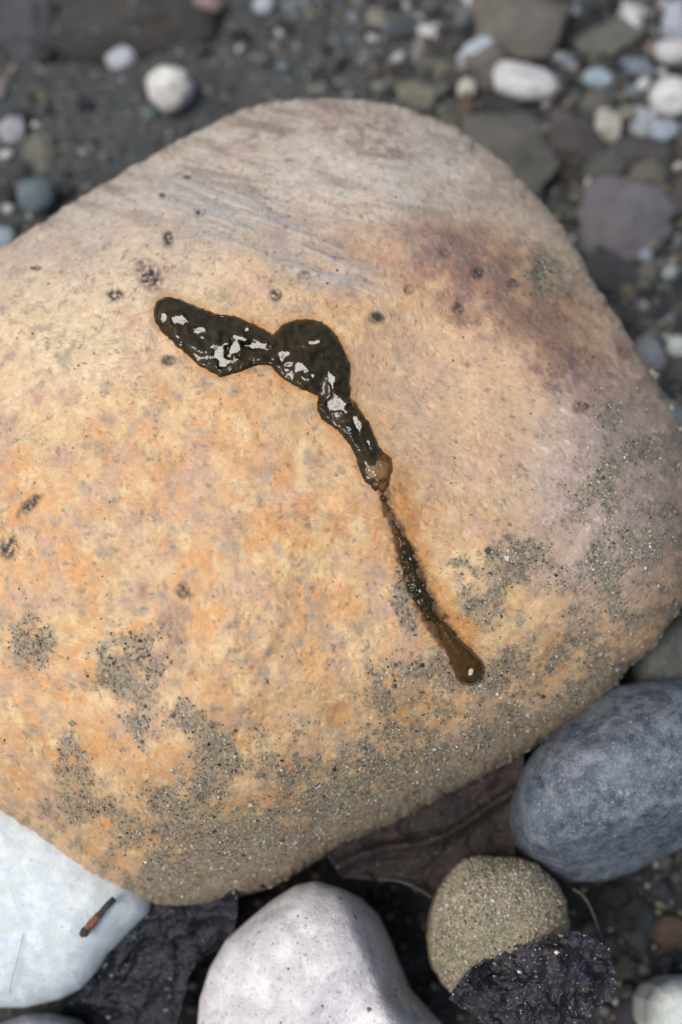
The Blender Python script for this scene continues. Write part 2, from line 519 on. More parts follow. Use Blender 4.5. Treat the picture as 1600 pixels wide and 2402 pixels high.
SAND_PATCH = [(310, 1570, 100, 110, 20), (350, 1690, 60, 60, 0), (430, 1680, 60, 40, 10), (180, 1800, 50, 90, 0), (70, 1510, 60, 60, 0),
              (510, 1760, 80, 60, 60), (480, 1850, 30, 70, 20), (165, 1910, 70, 70, 0), (1180, 1330, 110, 60, -20), (960, 1600, 170, 70, -15),
              (1250, 1560, 200, 60, -25), (1120, 1380, 50, 100, -30), (950, 1420, 30, 90, -15), (1290, 650, 60, 60, 0)]
def sand_mask(px, py):
    q = np.stack([px / 75, py / 75, np.full_like(px, 4.4)], -1)
    nz = fbm(q, 6, 77, .78) * 1.6
    m_ = np.zeros_like(px)
    for x, y, rx, ry, a in SAND_PATCH:
        m_ = np.maximum(m_, blob(px, py, x, y, rx, ry, a, .6))
    low = np.maximum(sstep(-160, 260, py - (1830 - 0.36 * (px - 300))), 1.45 * sstep(60, 300, py - (1830 - 0.42 * (px - 300))))         # lower flank
    rgt = sstep(1230, 1520, px + .35 * (py - 1100)) * .78 * sstep(450, 800, py)
    base = np.maximum(np.maximum(m_, low), rgt)
    return np.clip(base * 1.05 - .36 + nz * 1.25, 0, 1) * sstep(.05, .35, base)

TRAIL = [(893, 1130, 7), (905, 1190, 3), (925, 1235, 5), (948, 1290, 13), (965, 1340, 15), (985, 1395, 18), (1005, 1435, 15), (1026, 1462, 8),
         (1052, 1495, 16)]
SLIME = [(368, 708), (385, 697), (420, 702), (450, 714), (500, 734), (560, 744), (600, 762), (640, 784), (668, 760), (702, 750), (742, 750),
         (775, 770), (795, 795), (806, 820), (822, 855), (820, 900), (820, 930), (846, 962), (870, 1000), (886, 1040), (900, 1062), (918, 1075),
         (922, 1100), (912, 1130), (900, 1160), (882, 1150), (858, 1130), (846, 1108), (835, 1070), (815, 1035), (790, 1008), (757, 985),
         (744, 960), (746, 930), (692, 905), (655, 880), (637, 858), (600, 857), (560, 872), (516, 884), (470, 860), (430, 825), (400, 798),
         (378, 775), (362, 752), (360, 728)]
GLINT = [(525, 832, 31, 27, 0), (548, 815, 14, 22, 30), (602, 808, 28, 11, 8), (425, 752, 20, 13, 20), (468, 776, 13, 10, 0), (563, 793, 18, 7, 20),
         (665, 832, 17, 14, -40), (706, 864, 15, 12, 40), (736, 803, 18, 8, -12), (777, 893, 10, 22, -5), (733, 881, 7, 7, 0), (790, 950, 27, 20, 10),
         (840, 996, 9, 20, -15), (520, 742, 7, 5, 0), (578, 772, 6, 6, 0), (672, 868, 7, 6, 0), (865, 1040, 5, 12, -20), (385, 745, 8, 14, 0),
         (962, 1310, 4, 7, 0), (985, 1385, 5, 6, 0), (1018, 1425, 7, 7, 0), (948, 1275, 4, 4, 0), (905, 1200, 4, 4, 0)]
def glint_h(px, py, dep, h, spots, wob=1.0):
    """tilt small patches of the gel surface to the sun-camera half-vector, placing glints by shape"""
    for i, (x, y, rx, ry, a) in enumerate(spots):
        q = np.stack([px / 11, py / 11, px * 0 + i], -1)
        nz = fbm(q, 3, 500 + i)
        aa = math.radians(a); dx, dy = px - x, py - y
        rr = np.hypot((dx * math.cos(aa) + dy * math.sin(aa)) / rx, (-dx * math.sin(aa) + dy * math.cos(aa)) / ry) + .75 * nz * wob
        k = np.argmin(np.hypot(px - x, py - y)); d0 = (dep - h).ravel()[k]
        p0 = world(x, y, d0)
        v = (CLOC - p0); v /= np.linalg.norm(v)
        hn = v + np.array(sdir); hn /= np.linalg.norm(hn)
        ray = world(px, py, np.ones_like(px)) - CLOC
        dp = ((p0 - CLOC) @ hn) / (ray @ hn)
        ht = dep - dp + 5.5e-5 * fbm(q * 1.5, 2, 600 + i)
        w_ = sstep(1.30, .85, rr)
        h = h * (1 - w_) + ht * w_
    return h
def slime_s(px, py):
    s = poly_sdf(px, py, SLIME)
    return np.maximum(s, -seg_dist(px, py, TRAIL))

PURP = [(410, 1480, 40, 60, 0), (425, 1570, 22, 70, 0), (350, 1400, 40, 25, 30), (645, 1500, 10, 60, 25), (560, 1680, 12, 40, 35),
        (840, 300, 120, 40, 8), (620, 320, 90, 22, -20), (880, 350, 90, 24, 5), (1080, 620, 150, 60, 25), (1220, 690, 120, 60, 40)]
def rock_color(me, px, py, V):
    Q = V / 1e-4
    n = lambda L, o, s_, g=.55: fbm(Q / L, o, s_, g)
    def mx(a, b, t): t = np.clip(t, 0, 1)[:, None]; return a * (1 - t) + b * t
    cream, orange, tanp, grey = alb(230, 198, 148), alb(220, 163, 104), alb(206, 168, 140), alb(170, 155, 134)
    c = np.tile(alb(222, 182, 134), (len(px), 1))
    orz = blob(px, py, 420, 1400, 620, 560, 0, .5)
    c = mx(c, orange, orz * .45 + n(70, 5, 201) * 1.3 + .05)
    c = mx(c, cream, sstep(-.02, .30, n(44, 6, 202, .65)) * .85)
    c = mx(c, alb(238, 216, 180), blob(px, py, 170, 740, 380, 210, -25, .6) * .7)
    c = mx(c, tanp, sstep(.0, .4, n(80, 6, 203, .62)) * .75)
    c = mx(c, grey, sstep(.05, .40, n(34, 6, 204, .68)) * .68)
    # pale grey-pink crown and smear of clay
    c = mx(c, alb(200, 186, 172), sstep(760, 420, py + .1 * (px - 700) + 70 * n(80, 3, 205)) * .85)
    stc = fbm(np.stack([(px * .97 + py * .22) / 110, (-px * .22 + py * .97) / 22, px * 0 + 6], -1), 5, 229, .65)
    cr_ = sstep(640, 420, py)
    c = mx(c, alb(150, 136, 124), cr_ * sstep(.0, .35, stc) * .75)
    c = mx(c, alb(214, 206, 192), cr_ * sstep(.0, .4, -stc) * .6)
    st = fbm(np.stack([(px * .94 + py * .34) / 130, (-px * .34 + py * .94) / 16, px * 0 + 2], -1), 4, 209)
    smear = blob(px, py, 640, 560, 270, 60, 24, .55) + blob(px, py, 500, 465, 120, 45, 15, .5)
    c = mx(c, alb(184, 176, 166), np.clip(smear, 0, 1) * (.7 + 1.5 * st))
    c = mx(c, alb(208, 200, 186), blob(px, py, 960, 390, 150, 90, 0, .6) * (.5 + 1.2 * n(22, 3, 210)))
    # right flank beige
    rf = sstep(-30, 160, px - np.interp(py, [200, 520, 660, 900, 1080, 1400], [1050, 1080, 1240, 1420, 1500, 1580]))
    c = mx(c, alb(200, 182, 160), rf * .7)
    c = mx(c, alb(214, 184, 154), blob(px, py, 1120, 980, 230, 260, 0, .5) * .55)
    # ridge stain
    d = seg_dist(px, py, [(860, 610), (1010, 620), (1150, 660), (1280, 780), (1390, 900), (1480, 1060), (1560, 1230)])
    rd = sstep(165, 5, d + 150 * n(75, 5, 211, .6)) * (.35 + .65 * sstep(860, 1150, px))
    c = mx(c, alb(158, 118, 98), rd * .8)
    c = mx(c, alb(118, 97, 94), rd * sstep(-.1, .35, n(26, 5, 212, .65)) * .85)
    rs = blob(px, py, 930, 600, 160, 60, 20, .6) + blob(px, py, 1430, 1250, 120, 80, 0, .6)
    c = mx(c, alb(186, 136, 106), .75 * np.clip(rs, 0, 1) * (.15 + 1.2 * n(35, 5, 213, .65)))
    pk = blob(px, py, 1420, 1150, 190, 260, 0, .5)
    c = mx(c, alb(184, 166, 158), pk * .75)
    c = mx(c, alb(226, 214, 202), pk * sstep(.25, .5, n(20, 4, 214)) * .7)
    pu = np.zeros_like(px)
    for q in PURP: pu = np.maximum(pu, blob(px, py, *q, .6))
    c = mx(c, alb(142, 116, 106), pu * (.35 + 1.0 * n(26, 4, 215)))
    # fine speckle
    c = c * (1 + .20 * n(9, 3, 216)[:, None] + .20 * n(22, 4, 218, .65)[:, None])
    crk = fbm(np.stack([(px * .8 + py * .6) / 40, (-px * .6 + py * .8) / 15, px * 0 + 8], -1), 5, 233, .6)
    c = mx(c, alb(112, 98, 88), sstep(.035, .0, np.abs(crk)) * sstep(.05, .3, n(90, 3, 234)) * .55)
    c = mx(c, alb(118, 106, 98), sstep(.30, .52, n(15, 4, 217, .6)) * .6)
    dk = np.zeros_like(px)
    for q in DARK: dk = np.maximum(dk, blob(px, py, *q, .45))
    c = mx(c, alb(58, 54, 52), dk * np.clip(.75 + 1.6 * n(10, 3, 219), 0, 1))
    sm = sand_mask(px, py)
    sn = n(6.5, 3, 220, .7)[:, None]
    c = mx(c, alb(132, 126, 108) * (1 + 1.7 * sn), sstep(.0, .8, sm) * .78)
    # damp halo along the streak
    s_ = slime_s(px, py)
    dd = -seg_dist(px, py, [(915, 1110, 0), (938, 1200, 0), (955, 1260, 0), (1005, 1380, 0), (1050, 1450, 12), (1085, 1500, 10), (1090, 1560, 0)])
    wt = sstep(-22, 0, s_ + 9 * n(18, 3, 221)) * .55
    wt2 = sstep(-62, -8, dd + 26 * n(26, 4, 222, .65)) * blob(px, py, 985, 1330, 260, 260, 0, .3)
    wt = np.maximum(wt, wt2 * .85)
    c = c * (1 - wt[:, None] * (1 - np.array([.80, .58, .30])[None]))
    core = sstep(-12, 2, -seg_dist(px, py, [(893, 1140, 6), (912, 1205, 7), (935, 1250, 10), (955, 1300, 20), (980, 1380, 22), (1012, 1440, 18), (1050, 1500, 24)]) + 12 * n(14, 3, 223, .6))
    c = mx(c, alb(78, 56, 28), core * .9)
    set_col(me, 'tint', c)
    set_col(me, 'mask', np.column_stack([sm, wt, dk]))

m = N('boulder_stone'); v = m.obj()
c = m.attr('tint')
sep = m.n('ShaderNodeSeparateColor'); m.l(m.attr('mask'), sep.inputs[0])
c = m.mix(m.ramp(m.noise(v, 2200, 3, .7), (.30, .55), (.42, 0.0)), c, alb(110, 96, 84))
c = m.mix(m.ramp(m.noise(v, 1300, 5, .75), (.56, 0.0), (.74, .5)), c, alb(240, 222, 190))
for q_, thr in ((330, .8), (700, .86)):
    vo = m.voro(v, q_)
    sp_ = m.n('ShaderNodeSeparateColor'); m.l(vo.outputs['Color'], sp_.inputs[0])
    g_ = m.math('MULTIPLY', m.math('GREATER_THAN', sp_.outputs[0], thr), sp_.outputs[1])
    c = m.mix(m.math('MULTIPLY', m.ramp(vo.outputs['Distance'], (.07, .9), (.16, 0.0)), g_), c, alb(56, 50, 46))
m.l(c, m.p.inputs['Base Color'])
m.l(m.ramp(sep.outputs[1], (0.2, .62), (.8, .2)), m.p.inputs['Roughness'])
m.p.inputs['Specular IOR Level'].default_value = .4
hh = m.math('ADD', m.noise(v, 700, 6, .7), m.math('MULTIPLY', m.noise(v, 3000, 3, .6), .3))
b1 = m.bump(hh, .0003, .7)
m.bump(m.ramp(m.voro(v, 300).outputs['Distance'], (.0, 0.0), (.25, 1.0)), .0002, .6, b1)
boulder = build_even(rock, 'boulder', m.m, 561, 14, rock_color)
tag(boulder, 'large smooth orange-tan boulder filling the picture, grey sand caked on its lower side', 'boulder')

# sand crust: separate grains
n = 210000
gx_ = RNG.uniform(-60, 1660, n); gy_ = RNG.uniform(220, 2150, n)
t = rock.t_of(gx_, gy_)
keep = t < .999
gx_, gy_, t = gx_[keep], gy_[keep], t[keep]
sm = sand_mask(gx_, gy_)
keep = (RNG.random(len(gx_)) < sm * .66 + .002) & (slime_s(gx_, gy_) < -8)
gx_, gy_, t = gx_[keep], gy_[keep], t[keep]
sz = RNG.lognormal(math.log(1.95), .45, len(gx_)) * 1e-4
P = world(gx_, gy_, rock.depth(gx_, gy_, t) - sz * .3)
# and along the lower and right rim, where they break the outline
ne = 4200
th = RNG.uniform(-.35, 2.2, ne)
B_ = rock.B(th); B_ = B_ * (1.001 - np.abs(RNG.normal(0, .004, ne))); pxe = rock.c[0] + B_ * np.cos(th); pye = rock.c[1] + B_ * np.sin(th)
sze = RNG.lognormal(math.log(2.6), .5, ne) * 1e-4
Pe = world(pxe, pye, rock.depth(pxe, pye, np.full(ne, .9999)) + RNG.uniform(-.003, .002, ne))
P = np.vstack([P, Pe]); sz = np.concatenate([sz, sze])
grains('sand_crust', P, sz, grain_cols(len(P)), boulder, GM)
print('GRAINS', len(P))

# ------------------------------------------------------------------ slime streak
gs = 2.2
xs = np.arange(345, 1080, gs); ys = np.arange(685, 1545, gs)
PX, PY = np.meshgrid(xs, ys, indexing='ij')
S = slime_s(PX, PY)
qn = np.stack([PX / 34, PY / 34, PX * 0], -1); qf = np.stack([PX / 9, PY / 9, PX * 0 + 5], -1)
S = S + (2.6 + 8 * sstep(1100, 1200, PY)) * fbm(qf * np.array([.8, .8, 1]), 2, 303)
Sm = np.clip(S, 0, 46)
h = 46e-4 * .52 * np.sqrt(np.clip(1 - (1 - Sm / 46) ** 2, 0, 1)) 
h = h + (00.0011 * fbm(qn, 2, 301) + .00006 * fbm(qf * .8, 2, 302) * sstep(.0, .5, fbm(qn * .6, 2, 305))) * sstep(0, 26, S)
h = glint_h(PX, PY, rock.depth(PX, PY), h, GLINT)
h = np.where(S < 0, S * .6e-4, h)
mask = S > -6
vid = np.where(mask, np.cumsum(mask.ravel()).reshape(mask.shape) - 1, -1)
top = world(PX, PY, rock.depth(PX, PY) - h)[mask]
bot = world(PX, PY, rock.depth(PX, PY) + .0012)[mask]
cell = mask[:-1, :-1] & mask[1:, :-1] & mask[1:, 1:] & mask[:-1, 1:]
F = np.stack([vid[:-1, :-1], vid[:-1, 1:], vid[1:, 1:], vid[1:, :-1]], -1)[cell]
nv = len(top)
ed = {}
E = np.concatenate([F[:, [0, 1]], F[:, [1, 2]], F[:, [2, 3]], F[:, [3, 0]]])
es = set(map(tuple, E.tolist()))
bd = np.array([(a, b) for a, b in es if (b, a) not in es])
side = np.column_stack([bd[:, 1], bd[:, 0], bd[:, 0] + nv, bd[:, 1] + nv])
org = world(640, 1160, rock.depth(np.array([640.]), np.array([1160.])))[0]
sme = mesh_from('slime_streak', np.vstack([top, bot]) - org, np.vstack([F, F[:, ::-1] + nv, side]))
pxm, pym = PX[mask], PY[mask]
am = np.maximum(blob(pxm, pym, 915, 1110, 26, 50, 0, .6), .45 * sstep(1160, 1200, pym) * sstep(1300, 1230, pym))

thin = sstep(14, 0, S[mask]) * .5
am = np.clip(am, 0, 1)[:, None]
sc_ = lin((41, 33, 12)) * (1 - am) + lin((112, 72, 30)) * am
sc_ = sc_ * (1 + .9 * fbm(np.stack([pxm / 12, pym / 12, pxm * 0], -1), 3, 308)[:, None])
set_col(sme, 'tint', np.vstack([sc_, sc_]))
m = N('wet_slime'); v = m.obj()
m.l(m.attr('tint'), m.p.inputs['Base Color'])
m.l(m.ramp(m.noise(v, 1400, 4, .7), (.35, .05), (.7, .30)), m.p.inputs['Roughness'])
m.p.inputs['Specular IOR Level'].default_value = .5
m.p.inputs['IOR'].default_value = 1.4
m.bump(m.math('ADD', m.noise(v, 420, 2, .5), m.math('MULTIPLY', m.noise(v, 1900, 3, .6), .22)), .0004, .4)
slime = put('slime_streak', sme, m.m, org)
tag(slime, 'glossy dark olive-brown streak of slime running down the face of the tan boulder', 'slime')

def gel(name, col, rough=.04, tr=.85):
    m = N(name); m.p.inputs['Base Color'].default_value = (*col, 1)
    m.p.inputs['Roughness'].default_value = rough
    m.p.inputs['IOR'].default_value = 1.36
    m.p.inputs['Transmission Weight'].default_value = tr
    m.bump(m.noise(m.obj(), 900, 2, .5), .0002, .3)
    return m.m
def dome(name, chain, hgt, R, mat, spots=()):
    P_ = np.array(chain); x0, y0 = (P_[:, 0] - P_[:, 2]).min() - 8, (P_[:, 1] - P_[:, 2]).min() - 8
    x1, y1 = (P_[:, 0] + P_[:, 2]).max() + 8, (P_[:, 1] + P_[:, 2]).max() + 8
    A, B = np.meshgrid(np.arange(x0, x1, 2.2), np.arange(y0, y1, 2.2), indexing='ij')
    S = -seg_dist(A, B, chain) + 1.5 * fbm(np.stack([A / 14, B / 14, A * 0], -1), 2, 410)
    Sm = np.clip(S, 0, R)
    h = hgt * np.sqrt(np.clip(1 - (1 - Sm / R) ** 2, 0, 1)); h = np.where(S < 0, S * .8e-4, h)
    mk = S > -5
    vid = np.where(mk, np.cumsum(mk.ravel()).reshape(mk.shape) - 1, -1)
    dz = rock.depth(A, B)
    h = np.where(S > 0, glint_h(A, B, dz, h, spots, .3), h)
    top = world(A, B, dz - h)[mk]; bot = world(A, B, dz + .0009)[mk]
    cell = mk[:-1, :-1] & mk[1:, :-1] & mk[1:, 1:] & mk[:-1, 1:]
    F = np.stack([vid[:-1, :-1], vid[:-1, 1:], vid[1:, 1:], vid[1:, :-1]], -1)[cell]
    E = np.concatenate([F[:, [0, 1]], F[:, [1, 2]], F[:, [2, 3]], F[:, [3, 0]]])
    es = set(map(tuple, E.tolist())); bd = np.array([(a, b) for a, b in es if (b, a) not in es])
    n_ = len(top)
    side = np.column_stack([bd[:, 1], bd[:, 0], bd[:, 0] + n_, bd[:, 1] + n_])
    me = mesh_from(name, np.vstack([top, bot]) - org, np.vstack([F, F[:, ::-1] + n_, side]))
    return put(name, me, mat, (0, 0, 0), slime)
o = dome('bubble', [(884, 1099, 31), (885, 1101, 31)], .0030, 31, gel('amber_gel', (.80, .50, .24), .08, .8), [(893, 1092, 4, 5, 0), (880, 1115, 5, 3, 0), (897, 1108, 3, 4, 0), (872, 1098, 3, 3, 0)])
o['label'] = 'clear amber bubble in the slime'
o = dome('droplet', [(1034, 1466, 9), (1058, 1506, 19), (1084, 1544, 30), (1099, 1568, 35), (1101, 1573, 35)], .0042, 35, gel('brown_gel', (.11, .06, .014), .03, .55), [(1104, 1576, 8, 12, 0)])
o['label'] = 'rounded brown droplet at the lower tip of the slime'

# ------------------------------------------------------------------ big stones below the boulder
def big(name, pts, D, H, mat, label, cat='stone', na=360, nr=64, **kw):
    L = Lump(pts, D, H, **kw)
    o = L.build(name, mat, na=na, nr=nr)
    tag(o, label, cat)
    return L, o

BLUE = stone_mat('blue_grey_stone', alb(96, 108, 124), alb(58, 67, 80), alb(128, 134, 144), sc=190, speck=.35, light=.30, rough=.6,
                 dusty=alb(172, 178, 184))
big('stone', [(1205, 1925), (1212, 1860), (1232, 1800), (1265, 1750), (1310, 1705), (1370, 1655), (1430, 1612), (1510, 1596), (1600, 1592), (1700, 1610),
              (1790, 1700), (1800, 1820), (1730, 1920), (1640, 1975), (1560, 2010), (1490, 2045), (1420, 2068), (1345, 2070), (1300, 2050),
              (1250, 2015), (1218, 1980)], .282, .022, BLUE,
    'smooth blue-grey stone with pale scuffs at the right edge below the boulder', seed=21, zb=-.022, a=2.4, b=2.0,
    amps=((200, .0016), (60, .0006), (14, .00012)),
    extra=lambda x, y: -.009 * sstep(-20, 90, (y - 1985) + .30 * (x - 1300)) - .006 * sstep(30, -120, (y - 1740) + .25 * (x - 1400)))
WHITE = stone_mat('pale_green_white_stone', alb(236, 244, 246), alb(208, 222, 228), alb(214, 220, 206), sc=260, speck=.25, light=.5, rough=.7, bump=.00012)
big('stone', [(-260, 2050), (-180, 1900), (-60, 1830), (100, 1880), (220, 1960), (330, 2060), (356, 2110), (352, 2140), (310, 2180), (262, 2232), (225, 2285), (190, 2320), (140, 2345),
              (60, 2364), (-20, 2364), (-140, 2340), (-230, 2240)], .290, .016, WHITE,
    'pale bluish-white smooth stone at the lower left with a bit of red twig on it', seed=22, zb=-.022, a=2.6, b=2.0,
    amps=((200, .0010), (60, .0003)))
PINK = stone_mat('pale_pinkish_stone', alb(246, 240, 240), alb(210, 206, 208), alb(172, 176, 178), sc=150, speck=.6, light=.4, rough=.75)
big('stone', [(462, 2420), (468, 2345), (492, 2270), (530, 2205), (585, 2155), (640, 2110), (695, 2076), (740, 2066), (800, 2083), (850, 2108), (888, 2145),
              (912, 2195), (938, 2262), (962, 2318), (1000, 2362), (1040, 2405), (1060, 2500), (960, 2600), (700, 2640), (520, 2580)],
    .285, .024, PINK, 'pale pinkish-white rounded stone in the bottom middle of the picture', seed=23, zb=-.022, a=2.3, b=2.0,
    c=(740, 2370), amps=((220, .0022), (70, .0006)),
    extra=lambda x, y: -.018 * sstep(-20, 110, (x - 860) * .93 - (y - 2230) * .38) + .006 * blob(x, y, 960, 2420, 90, 70, 30, .7))
SANDY = stone_mat('sandy_stone', alb(186, 174, 138), alb(150, 142, 112), alb(116, 112, 84), sc=200, speck=.5, light=.3, rough=.9, bump=.0006)
sL, sO = big('stone', [(1062, 2036), (1088, 2014), (1125, 2006), (1165, 2010), (1215, 2010), (1255, 2022), (1300, 2060), (1330, 2112), (1340, 2170), (1326, 2230),
              (1260, 2300), (1160, 2350), (1080, 2350), (1040, 2312), (1010, 2258), (1004, 2200), (1012, 2140), (1034, 2082)],
    .284, .020, SANDY, 'round buff sand-crusted stone between the dark crumpled leaf and the blue-grey stone', seed=24, zb=-.022, a=2.2, b=2.0, edge=5,
    amps=((120, .001), (30, .0008), (10, .0004)))
GREY = stone_mat('plain_grey_stone', alb(150, 152, 156), alb(126, 130, 138), alb(170, 168, 160), sc=200, speck=.25, light=.4)
big('stone', [(-60, 2440), (0, 2400), (60, 2378), (120, 2376), (180, 2392), (225, 2430), (230, 2520), (120, 2580), (-40, 2540)], .290, .012, GREY,
    'grey stone just showing in the bottom left corner', seed=25, zb=-.022)
CREAM = stone_mat('white_stone', alb(218, 224, 218), alb(200, 206, 200), alb(196, 196, 180), sc=200, speck=.3, light=.4)
big('stone', [(1512, 2400), (1515, 2345), (1535, 2310), (1575, 2290), (1630, 2288), (1690, 2310), (1730, 2370), (1720, 2450), (1640, 2500), (1550, 2480)], .290, .016, CREAM,
    'white speckled stone cut off by the bottom right corner', seed=26, zb=-.022)
DGREEN = stone_mat('dark_green_grey_stone', alb(86, 88, 84), alb(64, 68, 68), alb(100, 98, 90), sc=200, speck=.25, light=.2)
big('stone', [(1470, 1540), (1500, 1500), (1540, 1462), (1600, 1440), (1700, 1460), (1720, 1560), (1660, 1640), (1560, 1650), (1490, 1610)], .305, .014, DGREEN,
    'dark greenish-grey stone tucked between the boulder and the blue-grey stone', seed=27, zb=-.022)

# ------------------------------------------------------------------ dead leaves
def leaf(pts, D, depthf, mat, label, thick=.0004, na=300, nr=60, edge=4, seed=1, c=None):
    L = Lump(pts, D, 0.0, seed=seed, amps=(), edge=edge, c=c, smooth=3)
    th = np.arange(na) / na * 2 * np.pi; t = np.arange(1, nr + 1) / nr
    T, TH = np.meshgrid(t, th, indexing='ij'); B = L.B(th)
    A = L.c[0] + T * B * np.cos(TH); Bq = L.c[1] + T * B * np.sin(TH)
    A = np.concatenate([[L.c[0]], A.ravel()]); Bq = np.concatenate([[L.c[1]], Bq.ravel()])
    TT = np.concatenate([[0], T.ravel()])
    d = D - depthf(A, Bq, TT)
    Vf = world(A, Bq, d); Vb = world(A, Bq, d + thick)
    nv = len(Vf)
    base = 1 + np.arange(nr - 1)[:, None] * na; j = np.arange(na)[None]; j2 = (j + 1) % na
    F4 = np.stack([base + j, base + j2, base + na + j2, base + na + j], -1).reshape(-1, 4)
    j, j2 = j[0], j2[0]
    F3 = np.column_stack([np.zeros(na, int), 1 + j2, 1 + j])
    e0 = 1 + (nr - 1) * na
    rim = np.column_stack([e0 + j, e0 + j2, e0 + j2 + nv, e0 + j + nv])
    org = Vf.mean(0)
    me = mesh_from('dead_leaf', np.vstack([Vf, Vb]) - org, np.vstack([F4, F4[:, ::-1] + nv, rim]), np.vstack([F3, F3[:, ::-1] + nv]))
    o = put('dead_leaf', me, mat, org)
    tag(o, label, 'leaf')
    return L, o, (lambda x, y: D - depthf(x, y, L.t_of(x, y)))

def leaf_mat(name, A, B, C, rough=.4, sc=120):
    m = N(name); v = m.obj()
    c = m.mix(m.ramp(m.noise(v, sc, 6, .7, .6), (.38, 0.0), (.62, 1.0)), A, B)
    c = m.mix(m.ramp(m.noise(v, sc * 1.4, 6, .7, 1.5), (.58, 0.0), (.72, .8)), c, C)
    c = m.mix(m.ramp(m.noise(v, sc * 14, 2, .6), (.68, 0.0), (.76, .8)), c, alb(190, 186, 180))
    m.l(c, m.p.inputs['Base Color']); m.p.inputs['Roughness'].default_value = rough + .2
    m.p.inputs['Specular IOR Level'].default_value = .4
    m.bump(m.math('ADD', m.noise(v, sc * 3, 5, .7), m.math('MULTIPLY', m.noise(v, sc * 10, 2, .6), .4)), .0014, .8)
    return m.m
def ridged(x, y, L, seed, o=4):
    q = np.stack([x / L, y / L, np.full_like(x, seed * 1.7)], -1)
    r = 0; a = 1; s_ = 0
    for k in range(o):
        r = r + a * (1 - np.abs(vnoise(q, seed + k))); s_ += a; a *= .5; q = q @ _M.T * 2.1 + 1.3
    return r / s_
PURPLE = leaf_mat('crumpled_purple_brown_leaf', alb(56, 54, 64), alb(24, 23, 28), alb(106, 84, 70), rough=.12)
def f1(x, y, t):
    return .011 * ridged(x, y, 150, 31) + .0012 * ridged(x, y, 60, 33, 2) + .0035 * np.clip(1 - t, 0, 1) - .002 * sstep(1250, 1440, x)
l1, o1, d1 = leaf([(1050, 2342), (1066, 2316), (1112, 2262), (1160, 2236), (1230, 2216), (1290, 2196), (1350, 2186), (1400, 2204), (1432, 2232), (1442, 2280),
      (1452, 2318), (1420, 2352), (1390, 2380), (1340, 2440), (1250, 2470), (1160, 2440), (1120, 2392), (1090, 2368)], .272, f1, PURPLE,
     'crumpled dark purple-brown dead leaf dusted with sand, lying over the round buff stone', seed=31, edge=9, na=360, nr=76)
BLACK = leaf_mat('blackish_blue_leaf', alb(30, 32, 40), alb(16, 18, 22), alb(66, 84, 112), rough=.10)
def f2(x, y, t):
    return .011 * ridged(x, y, 170, 41) + .001 * ridged(x, y, 70, 43, 2) + .004 * sstep(.7, 1.0, t) * sstep(420, 520, x)
l2, o2, d2 = leaf([(560, 2100), (556, 2150), (545, 2190), (505, 2225), (460, 2260), (438, 2300), (430, 2350), (415, 2402), (400, 2480), (250, 2500), (120, 2440), (150, 2360), (200, 2320),
      (240, 2240), (300, 2180), (350, 2110), (420, 2060), (520, 2050)], .297, f2, BLACK,
     'blackish blue-grey wet dead leaf between the two pale stones at the bottom left', seed=41, c=(350, 2290), na=320, nr=66)
def py_line(x, y):
    return (y - 1960) + (x - 1000) * .42 + 18 * np.sin(x / 60)
RED = leaf_mat('dark_red_brown_leaf', alb(48, 34, 32), alb(30, 25, 25), alb(78, 44, 36), rough=.5)
def f3(x, y, t):
    return .0035 * np.exp(-((py_line(x, y)) / 16) ** 2) + .009 * ridged(x, y, 190, 51) + .002 * sstep(.8, 1., t)
l3, o3, d3 = leaf([(760, 1990), (860, 1900), (980, 1840), (1100, 1780), (1180, 1740), (1230, 1760), (1225, 1840), (1215, 1930), (1210, 2010), (1120, 2060), (1050, 2100), (1020, 2110),
      (985, 2085), (940, 2068), (880, 2066), (800, 2060)], .297, f3, RED,
     'dark reddish-brown dead leaf in the gap under the right side of the boulder', seed=51, na=300, nr=60)

def dust(L, depthf, parent, n, lo=1.2, sd=.4, pal=None, tmax=.985, rimf=0.0):
    th = RNG.uniform(0, 2 * np.pi, n); t = np.sqrt(RNG.random(n)) * tmax
    if rimf:
        k = RNG.random(n) < rimf; t[k] = RNG.uniform(.96, .995, k.sum())
    B = L.B(th); x = L.c[0] + t * B * np.cos(th); y = L.c[1] + t * B * np.sin(th)
    s_ = RNG.lognormal(math.log(lo), sd, n) * 1e-4
    return grains('sand_grains', world(x, y, depthf(x, y) - s_ * .3), s_, grain_cols(n, pal), parent, GM)
light_pal = [.3, .2, .1, .06, .03, .02, .01, .22, .05, .1]
dust(sL, lambda x, y: sL.depth(x, y), sO, 9000, 2.0, .35, [.2, .25, .18, .1, .06, .04, .03, .06, .08, .15])
dust(l1, d1, o1, 420, 1.1, .7, light_pal, rimf=.25)
dust(l2, d2, o2, 200, 1.1, .7, light_pal, rimf=.3)
dust(l3, d3, o3, 90, 1.2, .4)

